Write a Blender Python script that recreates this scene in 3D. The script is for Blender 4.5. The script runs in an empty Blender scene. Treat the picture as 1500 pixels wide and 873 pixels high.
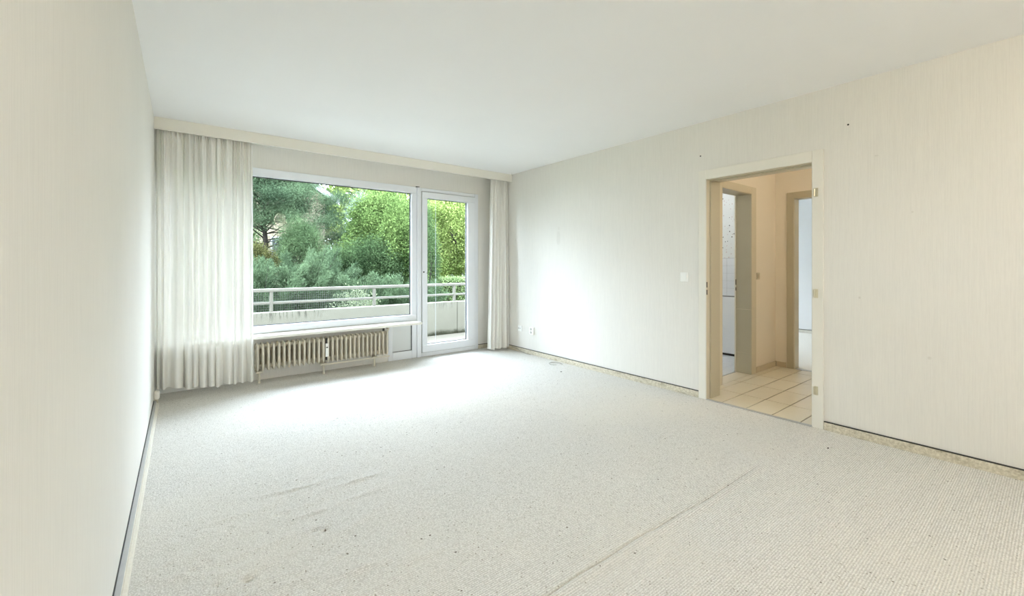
import bpy, bmesh, math, random
import numpy as np
from mathutils import Vector, Matrix

sc = bpy.context.scene
C = sc.collection
random.seed(7)
rng = np.random.default_rng(7)

# ------------------------------------------------------------------ camera
XL, XR, YB, YR, ZC = -0.1946, 3.7303, 5.1773, -2.4, 2.5
cam = bpy.data.cameras.new('camera')
cam.sensor_fit = 'HORIZONTAL'
cam.sensor_width = 36.0
cam.lens = 625.14 / 1500 * 36
cam.shift_y = -(436.5 - 388.17) / 1500
cam.clip_start = 0.02
cam.clip_end = 300
camo = bpy.data.objects.new('camera', cam)
C.objects.link(camo)
camo.location = (0, 0, 1.2073)
camo.rotation_euler = (math.pi / 2, 0, -0.6579)
sc.camera = camo

# ------------------------------------------------------------------ sky, light, exposure
SKY = 20.0
w = bpy.data.worlds.new('overcast_sky')
sc.world = w
w.use_nodes = True
bg = w.node_tree.nodes['Background']
bg.inputs[0].default_value = (0.81, 0.92, 1.09, 1)
bg.inputs[1].default_value = SKY
sc.view_settings.view_transform = 'Standard'
sc.view_settings.look = 'None'
sc.view_settings.gamma = 1.0
sc.view_settings.use_curve_mapping = False
sc.view_settings.exposure = 0.10
sc.cycles.use_denoising = True
sc.cycles.max_bounces = 14
sc.cycles.diffuse_bounces = 10
sc.cycles.glossy_bounces = 3
sc.cycles.transmission_bounces = 8
sc.cycles.transparent_max_bounces = 12
sc.cycles.sample_clamp_indirect = 20
sc.cycles.caustics_reflective = False
sc.cycles.caustics_refractive = False


def portal(name, loc, rot, sx, sy):
    l = bpy.data.lights.new(name, 'AREA')
    l.shape = 'RECTANGLE'
    l.size, l.size_y = sx, sy
    l.cycles.is_portal = True
    o = bpy.data.objects.new(name, l)
    C.objects.link(o)
    o.location = loc
    o.rotation_euler = rot


# portals only steer sampling of the sky through the openings; they give no light themselves
portal('sky_portal_window', (1.13, YB + 0.31, 1.36), (-math.pi / 2, 0, 0), 2.6, 1.75)
portal('sky_portal_door', (2.92, YB + 0.31, 1.1), (-math.pi / 2, 0, 0), 0.9, 2.2)
REAR = (0.5, 1.5, 0.95, 2.05)       # unseen rear opening, added for fill light: x0, x1, z0, z1
portal('sky_portal_rear', ((REAR[0] + REAR[1]) / 2, YR - 0.31, (REAR[2] + REAR[3]) / 2), (math.pi / 2, 0, 0),
       REAR[1] - REAR[0], REAR[3] - REAR[2])
portal('sky_portal_next_room', (7.4, 4.31, 1.5), (-math.pi / 2, 0, 0), 1.8, 1.5)


# ------------------------------------------------------------------ material helpers
class NT:
    def __init__(s, name):
        s.m = bpy.data.materials.new(name)
        s.m.use_nodes = True
        s.t = s.m.node_tree
        s.t.nodes.clear()
        s.out = s.n('ShaderNodeOutputMaterial')

    def n(s, kind, **kw):
        nd = s.t.nodes.new(kind)
        for k, v in kw.items():
            if k.startswith('i_'):
                nd.inputs[k[2:].replace('_', ' ')].default_value = v
            else:
                setattr(nd, k, v)
        return nd

    def l(s, a, b):
        s.t.links.new(a, b)

    def coord(s, kind='Object'):
        return s.n('ShaderNodeTexCoord').outputs[kind]

    def mapped(s, scale, loc=(0, 0, 0), kind='Object'):
        mp = s.n('ShaderNodeMapping')
        mp.inputs['Scale'].default_value = scale
        mp.inputs['Location'].default_value = loc
        s.l(s.coord(kind), mp.inputs['Vector'])
        return mp.outputs[0]

    def noise(s, vec, scale, detail=4, rough=0.5):
        nd = s.n('ShaderNodeTexNoise')
        nd.inputs['Scale'].default_value = scale
        nd.inputs['Detail'].default_value = detail
        nd.inputs['Roughness'].default_value = rough
        if vec is not None:
            s.l(vec, nd.inputs['Vector'])
        return nd.outputs['Fac']

    def math(s, op, a, b=0.5, c=None, clamp=False):
        nd = s.n('ShaderNodeMath', operation=op, use_clamp=clamp)
        for i, v in enumerate((a, b) if c is None else (a, b, c)):
            if hasattr(v, 'is_linked') or hasattr(v, 'links'):
                s.l(v, nd.inputs[i])
            else:
                nd.inputs[i].default_value = v
        return nd.outputs[0]

    def smooth(s, v, a, b, lo=0.0, hi=1.0):
        nd = s.n('ShaderNodeMapRange', interpolation_type='SMOOTHSTEP')
        s.l(v, nd.inputs['Value'])
        nd.inputs['From Min'].default_value = a
        nd.inputs['From Max'].default_value = b
        nd.inputs['To Min'].default_value = lo
        nd.inputs['To Max'].default_value = hi
        return nd.outputs[0]

    def mix(s, fac, a, b):
        nd = s.n('ShaderNodeMix', data_type='RGBA')
        s.l(fac, nd.inputs[0]) if hasattr(fac, 'links') else setattr(nd.inputs[0], 'default_value', fac)
        for i, v in ((6, a), (7, b)):
            if hasattr(v, 'links'):
                s.l(v, nd.inputs[i])
            else:
                nd.inputs[i].default_value = (*v, 1)
        return nd.outputs[2]

    def bump(s, height, strength, dist):
        b = s.n('ShaderNodeBump')
        b.inputs['Strength'].default_value = strength
        b.inputs['Distance'].default_value = dist
        s.l(height, b.inputs['Height'])
        return b.outputs[0]

    def principled(s, color, rough=0.6, metal=0.0, normal=None, spec=0.5, sheen=0.0):
        p = s.n('ShaderNodeBsdfPrincipled')
        if hasattr(color, 'links'):
            s.l(color, p.inputs['Base Color'])
        else:
            p.inputs['Base Color'].default_value = (*color, 1)
        if hasattr(rough, 'links'):
            s.l(rough, p.inputs['Roughness'])
        else:
            p.inputs['Roughness'].default_value = rough
        p.inputs['Metallic'].default_value = metal
        p.inputs['Specular IOR Level'].default_value = spec
        p.inputs['Sheen Weight'].default_value = sheen
        if normal is not None:
            s.l(normal, p.inputs['Normal'])
        s.l(p.outputs[0], s.out.inputs[0])
        return p


def paint(name, color, rough=0.5, var=0.03, scale=6.0, spec=0.4, metal=0.0):
    t = NT(name)
    f = t.noise(t.coord(), scale, 4)
    c0 = tuple(min(1, c * (1 - var)) for c in color)
    c1 = tuple(min(1, c * (1 + var)) for c in color)
    t.principled(t.mix(f, c0, c1), rough, metal, spec=spec)
    return t.m


def wallpaper(name, color, axis='y', scuffs=()):
    """embossed paper with fine vertical strokes"""
    t = NT(name)
    v1 = t.mapped((210, 210, 4.0))
    v2 = t.mapped((420, 420, 16.0))
    v3 = t.mapped((22, 22, 0.9))
    n1, n2, n3 = t.noise(v1, 1, 3, 0.6), t.noise(v2, 1, 2, 0.6), t.noise(v3, 1, 3)
    n4 = t.noise(t.coord(), 0.9, 3)
    h = t.math('MULTIPLY_ADD', n1, 0.6, t.math('MULTIPLY', n2, 0.4))
    k = t.math('MULTIPLY_ADD', n3, 0.06, t.math('MULTIPLY', h, 0.94))
    k = t.math('MULTIPLY_ADD', n4, 0.3, t.math('MULTIPLY', k, 0.7))
    k = t.smooth(k, 0.36, 0.64)
    col = t.mix(k, tuple(c * 0.955 for c in color), tuple(min(1, c * 1.03) for c in color))
    if scuffs:
        sep = t.n('ShaderNodeSeparateXYZ')
        t.l(t.coord(), sep.inputs[0])
        a, z = sep.outputs['Y' if axis == 'y' else 'X'], sep.outputs['Z']
        for (ca, cz, wa, wz, amt, tint) in scuffs:
            da = t.math('DIVIDE', t.math('SUBTRACT', a, ca), wa)
            dz = t.math('DIVIDE', t.math('SUBTRACT', z, cz), wz)
            r = t.math('ADD', t.math('POWER', t.math('ABSOLUTE', da), 3.0), t.math('POWER', t.math('ABSOLUTE', dz), 3.0))
            m = t.math('MULTIPLY', t.smooth(r, 0.3, 1.2, 1, 0), t.math('MULTIPLY', t.smooth(n1, 0.3, 0.6, 0.45, 1), amt))
            col = t.mix(m, col, tint)
    t.principled(col, 0.85, normal=t.bump(h, 0.35, 0.004), spec=0.2)
    return t.m


def carpet_mat():
    t = NT('cream_loop_carpet')
    co = t.coord()
    sep = t.n('ShaderNodeSeparateXYZ')
    t.l(co, sep.inputs[0])
    rib = t.math('SINE', t.math('MULTIPLY', sep.outputs['Y'], 2 * math.pi / 0.0095))
    rib = t.math('MULTIPLY_ADD', rib, 0.5, 0.5)
    vor = t.n('ShaderNodeTexVoronoi', feature='F1')
    vor.inputs['Scale'].default_value = 130
    t.l(co, vor.inputs['Vector'])
    loops = t.math('SUBTRACT', 1.0, vor.outputs['Distance'])
    lowm = t.mapped((1.2, 3.5, 1))
    wr = t.noise(lowm, 1.6, 5, 0.55)
    wear = t.noise(co, 0.7, 3)
    ribw = t.smooth(sep.outputs['Y'], 1.0, 2.3, 1.0, 0.35)
    h = t.math('MULTIPLY_ADD', t.math('MULTIPLY', rib, ribw), 0.5, t.math('MULTIPLY', loops, 0.7))
    fine = t.noise(co, 160, 3, 0.7)
    k = t.smooth(t.math('MULTIPLY_ADD', fine, 0.6, t.math('MULTIPLY', h, 0.4)), 0.35, 0.8)
    base = t.mix(k, (0.54, 0.52, 0.475), (0.95, 0.935, 0.89))
    base = t.mix(t.smooth(wear, 0.40, 0.72, 0, 0.5), base, (0.72, 0.685, 0.60))
    # flecks in the yarn
    v2 = t.n('ShaderNodeTexVoronoi', feature='F1')
    v2.inputs['Scale'].default_value = 75
    t.l(co, v2.inputs['Vector'])
    cs = t.n('ShaderNodeSeparateColor')
    t.l(v2.outputs['Color'], cs.inputs[0])
    fl = t.math('MULTIPLY', t.math('GREATER_THAN', cs.outputs[0], 0.91), t.math('LESS_THAN', v2.outputs['Distance'], 0.26))
    base = t.mix(t.math('MULTIPLY', fl, 0.6), base, (0.20, 0.16, 0.10))
    v3 = t.n('ShaderNodeTexVoronoi', feature='F1')
    v3.inputs['Scale'].default_value = 30
    t.l(co, v3.inputs['Vector'])
    cs3 = t.n('ShaderNodeSeparateColor')
    t.l(v3.outputs['Color'], cs3.inputs[0])
    fl3 = t.math('MULTIPLY', t.math('GREATER_THAN', cs3.outputs[1], 0.95), t.math('LESS_THAN', v3.outputs['Distance'], 0.15))
    base = t.mix(t.math('MULTIPLY', fl3, 0.85), base, (0.12, 0.09, 0.06))
    b1 = t.n('ShaderNodeBump')
    b1.inputs['Strength'].default_value = 0.55
    b1.inputs['Distance'].default_value = 0.025
    t.l(wr, b1.inputs['Height'])
    b2 = t.n('ShaderNodeBump')
    b2.inputs['Strength'].default_value = 0.6
    b2.inputs['Distance'].default_value = 0.006
    t.l(t.math('ADD', h, fine), b2.inputs['Height'])
    t.l(b1.outputs[0], b2.inputs['Normal'])
    t.principled(base, 0.95, normal=b2.outputs[0], spec=0.1, sheen=0.1)
    return t.m


def glass_mat(name='window_glass'):
    t = NT(name)
    tr = t.n('ShaderNodeBsdfTransparent')
    tr.inputs[0].default_value = (0.95, 0.97, 0.96, 1)
    gl = t.n('ShaderNodeBsdfGlossy')
    gl.inputs['Roughness'].default_value = 0.01
    fr = t.n('ShaderNodeFresnel')
    fr.inputs[0].default_value = 1.10
    mx = t.n('ShaderNodeMixShader')
    t.l(fr.outputs[0], mx.inputs[0])
    t.l(tr.outputs[0], mx.inputs[1])
    t.l(gl.outputs[0], mx.inputs[2])
    t.l(mx.outputs[0], t.out.inputs[0])
    return t.m


def sheer_mat(name, color, see, trans):
    t = NT(name)
    weave = t.noise(t.mapped((30, 30, 3)), 1, 2, 0.6)
    col = t.mix(t.smooth(weave, 0.3, 0.7), tuple(c * 0.97 for c in color), color)
    d = t.n('ShaderNodeBsdfDiffuse')
    tl = t.n('ShaderNodeBsdfTranslucent')
    tr = t.n('ShaderNodeBsdfTransparent')
    t.l(col, d.inputs[0])
    t.l(col, tl.inputs[0])
    m1 = t.n('ShaderNodeMixShader')
    m1.inputs[0].default_value = trans
    t.l(d.outputs[0], m1.inputs[1])
    t.l(tl.outputs[0], m1.inputs[2])
    m2 = t.n('ShaderNodeMixShader')
    m2.inputs[0].default_value = see
    t.l(m1.outputs[0], m2.inputs[1])
    t.l(tr.outputs[0], m2.inputs[2])
    t.l(m2.outputs[0], t.out.inputs[0])
    return t.m


def leaf_mat(name, dark, light, trans=0.35):
    """each leaf carries a random number in the 'tone' attribute"""
    t = NT(name)
    at = t.n('ShaderNodeAttribute', attribute_name='tone')
    big = t.noise(t.coord(), 1.4, 2)
    k = t.math('MULTIPLY_ADD', at.outputs['Fac'], 0.7, t.math('MULTIPLY', t.smooth(big, 0.35, 0.65), 0.3))
    col = t.mix(k, dark, light)
    d = t.n('ShaderNodeBsdfDiffuse')
    tl = t.n('ShaderNodeBsdfTranslucent')
    t.l(col, d.inputs[0])
    t.l(col, tl.inputs[0])
    m1 = t.n('ShaderNodeMixShader')
    m1.inputs[0].default_value = trans
    t.l(d.outputs[0], m1.inputs[1])
    t.l(tl.outputs[0], m1.inputs[2])
    t.l(m1.outputs[0], t.out.inputs[0])
    return t.m


def concrete_mat():
    t = NT('stained_painted_concrete')
    n = t.noise(t.coord(), 5, 6, 0.6)
    col = t.mix(n, CONC0, CONC1)
    sep = t.n('ShaderNodeSeparateXYZ')
    t.l(t.coord(), sep.inputs[0])
    streak = t.noise(t.mapped((30, 30, 3.5)), 1, 4, 0.7)
    patch = t.noise(t.mapped((1.1, 1, 0.1)), 1.3, 2)
    zt = t.smooth(sep.outputs['Z'], 0.36, 0.545)
    drip = t.math('MULTIPLY', t.math('MULTIPLY', t.smooth(streak, 0.47, 0.64), zt), t.smooth(patch, 0.45, 0.6))
    col = t.mix(t.math('MULTIPLY', drip, 0.75), col, (0.035, 0.035, 0.025))
    moss = t.noise(t.coord(), 9, 5, 0.7)
    mz = t.math('ADD', sep.outputs['Z'], t.math('MULTIPLY', moss, -0.17))
    col = t.mix(t.smooth(mz, -0.10, 0.0, 0.95, 0), col, (0.03, 0.032, 0.015))
    t.principled(col, 0.9, spec=0.2, normal=t.bump(n, 0.3, 0.01))
    return t.m


def emit(name, color, strength):
    t = NT(name)
    e = t.n('ShaderNodeEmission')
    e.inputs[0].default_value = (*color, 1)
    e.inputs[1].default_value = strength
    t.l(e.outputs[0], t.out.inputs[0])
    return t.m


CONC0, CONC1 = (0.205, 0.195, 0.155), (0.255, 0.245, 0.20)
M = {}
M['wall'] = wallpaper('cream_stroke_wallpaper', (0.765, 0.745, 0.695))
M['wall_r'] = wallpaper('cream_stroke_wallpaper_worn', (0.765, 0.745, 0.695), 'y',
                        [(3.876, 1.545, 0.035, 0.09, 0.25, (0.55, 0.52, 0.45)), (3.87, 1.665, 0.02, 0.02, 0.2, (0.55, 0.52, 0.45)),
                         (0.87, 0.98, 0.008, 0.008, 0.4, (0.45, 0.42, 0.36)), (0.78, 1.95, 0.012, 0.006, 0.35, (0.5, 0.47, 0.4)),
                         (0.60, 1.55, 0.007, 0.007, 0.3, (0.5, 0.47, 0.4)), (0.52, 0.62, 0.01, 0.01, 0.3, (0.5, 0.47, 0.4))])
M['wall_l'] = wallpaper('cream_stroke_wallpaper_side', (0.765, 0.745, 0.695), 'y',
                        [(0.80, 1.60, 0.008, 0.012, 0.6, (0.4, 0.36, 0.3))])
M['ceil'] = paint('white_ceiling_paint', (0.86, 0.86, 0.86), 0.9, 0.015, 2.5, 0.15)
M['carpet'] = carpet_mat()
M['carpet_strip'] = paint('cream_carpet_strip', (0.74, 0.71, 0.63), 0.95, 0.14, 90, 0.1)
def dirty_strip():
    t = NT('soiled_carpet_strip')
    co = t.coord()
    a = t.noise(co, 70, 4, 0.7)
    b = t.noise(t.mapped((1, 4, 14)), 2.0, 4, 0.7)
    c = t.mix(t.smooth(a, 0.3, 0.7), (0.50, 0.45, 0.34), (0.74, 0.69, 0.57))
    c = t.mix(t.smooth(b, 0.50, 0.72, 0, 0.55), c, (0.24, 0.20, 0.12))
    t.principled(c, 0.95, spec=0.1, normal=t.bump(a, 0.4, 0.004))
    return t.m
M['soiled_strip'] = dirty_strip()
M['black'] = paint('black_rubber', (0.03, 0.027, 0.024), 0.6)
M['steel_strip'] = paint('grey_metal_strip', (0.50, 0.50, 0.49), 0.4, 0.1, 30, 0.5, 0.5)
M['pvc'] = paint('white_window_plastic', (0.80, 0.82, 0.85), 0.35, 0.01)
M['pvc_panel'] = paint('grey_white_infill', (0.68, 0.70, 0.69), 0.45, 0.015)
M['gasket'] = paint('dark_gasket', (0.05, 0.05, 0.055), 0.6)
M['glass'] = glass_mat()
M['sill'] = paint('cream_sill_board', (0.84, 0.82, 0.75), 0.35, 0.02, 12)
M['pelmet'] = paint('cream_pelmet_paint', (0.82, 0.795, 0.72), 0.55, 0.015)
M['rad'] = paint('old_cream_enamel', (0.66, 0.61, 0.50), 0.42, 0.06, 14)
M['door_white'] = paint('cream_white_door_paint', (0.78, 0.755, 0.68), 0.4, 0.015)
M['door_beige'] = paint('beige_frame_paint', (0.48, 0.435, 0.32), 0.45, 0.03)
M['door_beige2'] = paint('light_beige_frame_paint', (0.62, 0.565, 0.44), 0.45, 0.03)
M['reveal'] = paint('grey_green_reveal', (0.52, 0.50, 0.40), 0.35, 0.03)
M['brass'] = paint('dull_brass', (0.62, 0.57, 0.42), 0.35, 0.06, 40, 0.5, 0.6)
M['plastic'] = paint('white_switch_plastic', (0.88, 0.88, 0.85), 0.35, 0.01)
M['plastic_grey'] = paint('grey_switch_plastic', (0.45, 0.44, 0.40), 0.4, 0.03)
M['hallwall'] = paint('plain_beige_wall', (0.80, 0.74, 0.64), 0.85, 0.02, 3, 0.15)
M['tile'] = paint('cream_floor_tile', (0.70, 0.64, 0.50), 0.28, 0.05, 7)
M['tile_edge'] = paint('beige_skirting_tile', (0.58, 0.50, 0.37), 0.35, 0.06, 9)
M['grout'] = paint('brown_grout', (0.13, 0.10, 0.065), 0.9, 0.08, 20)
M['bath_tile'] = paint('white_glazed_tile', (0.80, 0.83, 0.86), 0.15, 0.02)
M['bath_grout'] = paint('grey_grout', (0.30, 0.31, 0.31), 0.9)
M['bath_panel'] = paint('white_enamel_panel', (0.82, 0.85, 0.88), 0.3, 0.02)
M['white_wall'] = paint('white_wall_paint', (0.84, 0.85, 0.86), 0.85, 0.015, 3, 0.15)
M['sheer'] = sheer_mat('white_sheer_voile', (0.88, 0.865, 0.82), 0.07, 0.075)
M['cable'] = paint('grey_cable', (0.36, 0.34, 0.29), 0.5)
M['concrete'] = concrete_mat()
M['slab'] = paint('worn_balcony_screed', (0.125, 0.112, 0.088), 0.9, 0.12, 8, 0.2)
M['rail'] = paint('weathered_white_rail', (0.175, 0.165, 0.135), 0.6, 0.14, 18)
M['wire'] = paint('galvanised_wire', (0.14, 0.145, 0.135), 0.6)
M['lawn'] = paint('lawn_green', (0.06, 0.085, 0.025), 0.95, 0.3, 3, 0.1)
M['bark'] = paint('dark_bark', (0.035, 0.030, 0.025), 0.9, 0.3, 12, 0.1)
M['bark_grey'] = paint('grey_brown_twig', (0.11, 0.09, 0.075), 0.9, 0.3, 12, 0.1)
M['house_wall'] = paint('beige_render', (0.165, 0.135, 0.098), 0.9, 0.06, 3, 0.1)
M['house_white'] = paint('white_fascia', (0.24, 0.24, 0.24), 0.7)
M['roof'] = paint('dark_roof_tile', (0.06, 0.055, 0.055), 0.8, 0.15, 4)
M['house_glass'] = paint('dark_window_pane', (0.03, 0.035, 0.04), 0.1)
M['car_paint'] = paint('pale_car_paint', (0.32, 0.31, 0.29), 0.25, 0.01)
M['car_glass'] = paint('dark_car_glass', (0.02, 0.022, 0.025), 0.08)
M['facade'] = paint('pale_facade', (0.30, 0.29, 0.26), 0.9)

LF = {
    'pine': leaf_mat('pine_needles', (0.016, 0.030, 0.018), (0.110, 0.160, 0.085), 0.2),
    'juniper': leaf_mat('blue_green_juniper', (0.016, 0.032, 0.016), (0.140, 0.198, 0.108), 0.2),
    'light_conifer': leaf_mat('fresh_green_conifer', (0.022, 0.042, 0.018), (0.125, 0.180, 0.085), 0.2),
    'deciduous': leaf_mat('fresh_green_leaf', (0.018, 0.042, 0.011), (0.150, 0.212, 0.068), 0.25),
    'yew': leaf_mat('dark_yew_needles', (0.012, 0.026, 0.011), (0.085, 0.130, 0.055), 0.2),
    'yellow': leaf_mat('yellow_green_leaf', (0.060, 0.105, 0.022), (0.330, 0.390, 0.130), 0.3),
    'hedge': leaf_mat('clipped_hedge_leaf', (0.060, 0.100, 0.035), (0.280, 0.350, 0.160), 0.25),
    'spruce': leaf_mat('blue_spruce_needles', (0.045, 0.068, 0.052), (0.190, 0.235, 0.190), 0.2),
    'olive': leaf_mat('olive_brown_leaf', (0.022, 0.026, 0.010), (0.110, 0.110, 0.040), 0.2),
    'pale': leaf_mat('pale_cream_leaf', (0.100, 0.130, 0.070), (0.330, 0.360, 0.230), 0.25),
    'brown': leaf_mat('dry_brown_leaf', (0.050, 0.048, 0.036), (0.210, 0.195, 0.150), 0.2),
}


# ------------------------------------------------------------------ object helpers
def tag(o, label=None, cat=None, group=None, kind=None):
    if label: o['label'] = label
    if cat: o['category'] = cat
    if group: o['group'] = group
    if kind: o['kind'] = kind
    return o


def empty(name, loc=(0, 0, 0)):
    o = bpy.data.objects.new(name, None)
    o.empty_display_size = 0.1
    C.objects.link(o)
    o.location = loc
    return o


def wloc(o):
    v = Vector((0, 0, 0))
    while o is not None:
        v += o.location
        o = o.parent
    return v


def link(name, me, mat=None, parent=None, at=(0, 0, 0)):
    """mesh coordinates are world coordinates shifted by `at`"""
    o = bpy.data.objects.new(name, me)
    C.objects.link(o)
    if mat is not None and not me.materials:
        me.materials.append(M[mat] if isinstance(mat, str) else mat)
    if parent is not None:
        o.parent = parent
        o.location = Vector(at) - wloc(parent)
    else:
        o.location = at
    return o


class MB:
    def __init__(s):
        s.bm = bmesh.new()

    def box(s, x0, x1, y0, y1, z0, z1, bev=0.0, seg=2):
        r = bmesh.ops.create_cube(s.bm, size=1.0, matrix=Matrix.Translation(((x0 + x1) / 2, (y0 + y1) / 2, (z0 + z1) / 2)) @
                                  Matrix.Diagonal((abs(x1 - x0), abs(y1 - y0), abs(z1 - z0), 1)))
        if bev:
            es = list({e for v in r['verts'] for e in v.link_edges})
            bmesh.ops.bevel(s.bm, geom=es, offset=bev, segments=seg, profile=0.5, affect='EDGES')
        return s

    def cyl(s, p0, p1, r0, r1=None, n=12, caps=True):
        p0, p1 = Vector(p0), Vector(p1)
        d = p1 - p0
        q = d.to_track_quat('Z', 'Y').to_matrix().to_4x4()
        bmesh.ops.create_cone(s.bm, cap_ends=caps, segments=n, radius1=r0, radius2=r0 if r1 is None else r1, depth=d.length,
                              matrix=Matrix.Translation((p0 + p1) / 2) @ q)
        return s

    def tube(s, pts, radii, n=8, aspect=1.0):
        rings = []
        pts = [Vector(p) for p in pts]
        for i, p in enumerate(pts):
            t = (pts[min(i + 1, len(pts) - 1)] - pts[max(i - 1, 0)]).normalized()
            q = t.to_track_quat('Z', 'Y').to_matrix()
            r = radii[i] if hasattr(radii, '__len__') else radii
            rings.append([s.bm.verts.new(p + q @ Vector((r * math.cos(2 * math.pi * k / n), aspect * r * math.sin(2 * math.pi * k / n), 0)))
                          for k in range(n)])
        for a, b in zip(rings, rings[1:]):
            for k in range(n):
                s.bm.faces.new((a[k], a[(k + 1) % n], b[(k + 1) % n], b[k]))
        s.bm.faces.new(rings[0][::-1])
        s.bm.faces.new(rings[-1])
        return s

    def prism(s, poly, axis, a0, a1):
        """extrude a polygon of 2D points along axis 'x' or 'y'"""
        f = (lambda u, v, a: (a, u, v)) if axis == 'x' else (lambda u, v, a: (u, a, v))
        A = [s.bm.verts.new(f(u, v, a0)) for u, v in poly]
        B = [s.bm.verts.new(f(u, v, a1)) for u, v in poly]
        n = len(poly)
        for k in range(n):
            s.bm.faces.new((A[k], A[(k + 1) % n], B[(k + 1) % n], B[k]))
        s.bm.faces.new(A[::-1])
        s.bm.faces.new(B)
        return s

    def sphere(s, c, r, u=16, v=10, scale=(1, 1, 1)):
        bmesh.ops.create_uvsphere(s.bm, u_segments=u, v_segments=v, radius=r,
                                  matrix=Matrix.Translation(c) @ Matrix.Diagonal((*scale, 1)))
        return s

    def mesh(s, name, smooth=False):
        bmesh.ops.recalc_face_normals(s.bm, faces=s.bm.faces)
        me = bpy.data.meshes.new(name)
        s.bm.to_mesh(me)
        s.bm.free()
        if smooth:
            for p in me.polygons:
                p.use_smooth = True
        return me

    def build(s, name, mat, parent=None, smooth=False):
        return link(name, s.mesh(name, smooth), mat, parent)


def struct(name, mb, mat, label=None):
    return tag(mb.build(name, mat), label, None, None, 'structure')


# ------------------------------------------------------------------ room shell
wl = MB().box(XL - 0.2, XL, YR - 0.3, YB, -0.1, ZC)
struct('wall_left', wl, 'wall_l', 'cream wallpapered wall along the left edge of the room')

DY0, DY1, DZ = 1.150, 1.965, 1.976            # doorway to the hall
XH = XR + 0.20
wr = MB()
wr.box(XR, XH, DY1, YB, -0.1, ZC)
wr.box(XR, XH, YR - 0.3, DY0, -0.1, ZC)
wr.box(XR, XH, DY0, DY1, DZ, ZC)
wall_r = struct('wall_right', wr, 'wall_r', 'long cream wallpapered wall with the doorway to the hall')

WX0, WX1, WZ0, WZ1 = -0.15, 2.42, 0.49, 2.225   # big window
PX0 = 2.04                                       # infill panel left end
DX1 = 3.377
wb = MB()
wb.box(XL - 0.2, XR + 0.2, YB, YB + 0.3, WZ1, ZC + 0.2)
wb.box(XL - 0.2, WX0, YB, YB + 0.3, WZ0, WZ1)
wb.box(XL - 0.2, PX0, YB, YB + 0.3, -0.1, WZ0)
wb.box(DX1, XR + 0.2, YB, YB + 0.3, -0.1, WZ1)
struct('wall_back', wb, 'wall', 'cream wall around the balcony window and door')

x0, x1, z0, z1 = REAR
wq = MB()
wq.box(XL - 0.2, x0, YR - 0.3, YR, -0.1, ZC)
wq.box(x1, XR + 0.2, YR - 0.3, YR, -0.1, ZC)
wq.box(x0, x1, YR - 0.3, YR, -0.1, z0)
wq.box(x0, x1, YR - 0.3, YR, z1, ZC)
struct('wall_rear', wq, 'wall', 'cream wall behind the camera with a window added for fill light')

struct('ceiling', MB().box(XL - 0.2, XR + 0.2, YR - 0.3, YB, ZC, ZC + 0.2), 'ceil', 'plain white ceiling of the living room')

# carpet: a fine grid with the seam ridge, the furniture dents and soft creases as real relief
xs = np.unique(np.round(np.concatenate([np.arange(XL, 0.75, 0.012), np.arange(0.75, 2.9, 0.012), np.arange(2.9, XR, 0.03), [XR, XR + 0.0]]), 4))
ys = np.unique(np.round(np.concatenate([np.arange(YR, 0.98, 0.05), np.arange(0.98, 1.30, 0.004), np.arange(1.30, 2.7, 0.012), np.arange(2.7, YB, 0.05), [YB]]), 4))
GX, GY = np.meshgrid(xs, ys)
Z = np.zeros_like(GX)
seam_y = 1.163 - 0.045 * np.clip((GX - 1.0) / 1.79, -0.4, 1) + 0.006 * np.sin(GX * 5.0) + 0.003 * np.sin(GX * 17)
fade = np.clip((2.84 - GX) / 0.25, 0, 1)
t_ = (GY - seam_y)
Z += fade * (0.0065 * np.exp(-((t_ + 0.022) / 0.018) ** 2) - 0.007 * np.exp(-(t_ / 0.0065) ** 2))
for (dx, dy, r, dpt) in [(0.168, 2.336, .02, .012), (0.036, 2.106, .02, .012), (0.075, 2.125, .018, .010), (0.201, 1.91, .02, .012),
                         (0.511, 2.058, .018, .011), (0.475, 2.085, .018, .010), (0.366, 2.325, .018, .011), (0.39, 2.31, .015, .008),
                         (0.30, 2.20, .014, .007), (0.61, 2.42, .016, .008), (0.10, 1.95, .016, .009)]:
    R2 = ((GX - dx) / 1.3) ** 2 + (GY - dy) ** 2
    r *= 0.72
    Z += -1.0 * dpt * np.exp(-R2 / r ** 2) + 0.25 * dpt * np.exp(-((np.sqrt(R2) - 1.9 * r) / (0.6 * r)) ** 2)
for _ in range(60):                                   # shallow drag creases on the left half
    cx_, cy_ = rng.uniform(-0.05, 0.9), rng.uniform(1.5, 2.65)
    ang, ln, wd, hh = rng.normal(0.1, 0.25), rng.uniform(0.06, 0.2), rng.uniform(0.010, 0.016), rng.uniform(0.003, 0.0065)
    u = (GX - cx_) * math.cos(ang) + (GY - cy_) * math.sin(ang)
    v = -(GX - cx_) * math.sin(ang) + (GY - cy_) * math.cos(ang)
    Z += hh * np.exp(-(u / ln) ** 2) * np.exp(-(v / wd) ** 2)
nx, ny = len(xs), len(ys)
verts = np.stack([GX.ravel(), GY.ravel(), Z.ravel()], 1)
ii = np.arange(nx * ny).reshape(ny, nx)
faces = np.stack([ii[:-1, :-1], ii[:-1, 1:], ii[1:, 1:], ii[1:, :-1]], -1).reshape(-1, 4)
me = bpy.data.meshes.new('floor')
me.from_pydata(verts.tolist(), [], faces.tolist())
for p in me.polygons: p.use_smooth = True
tag(link('floor', me, 'carpet'), 'cream loop carpet covering the whole living room floor', None, None, 'structure')

# skirtings: a strip of carpet with a dark top edge
def skirting(name, boxes, capboxes, label, mat='soiled_strip'):
    mb = MB()
    for b in boxes: mb.box(*b, bev=0.002)
    o = struct(name, mb, mat, label)
    cb = MB()
    for b in capboxes: cb.box(*b)
    cb.build('edge_strip', 'black', o)
    return o

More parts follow.
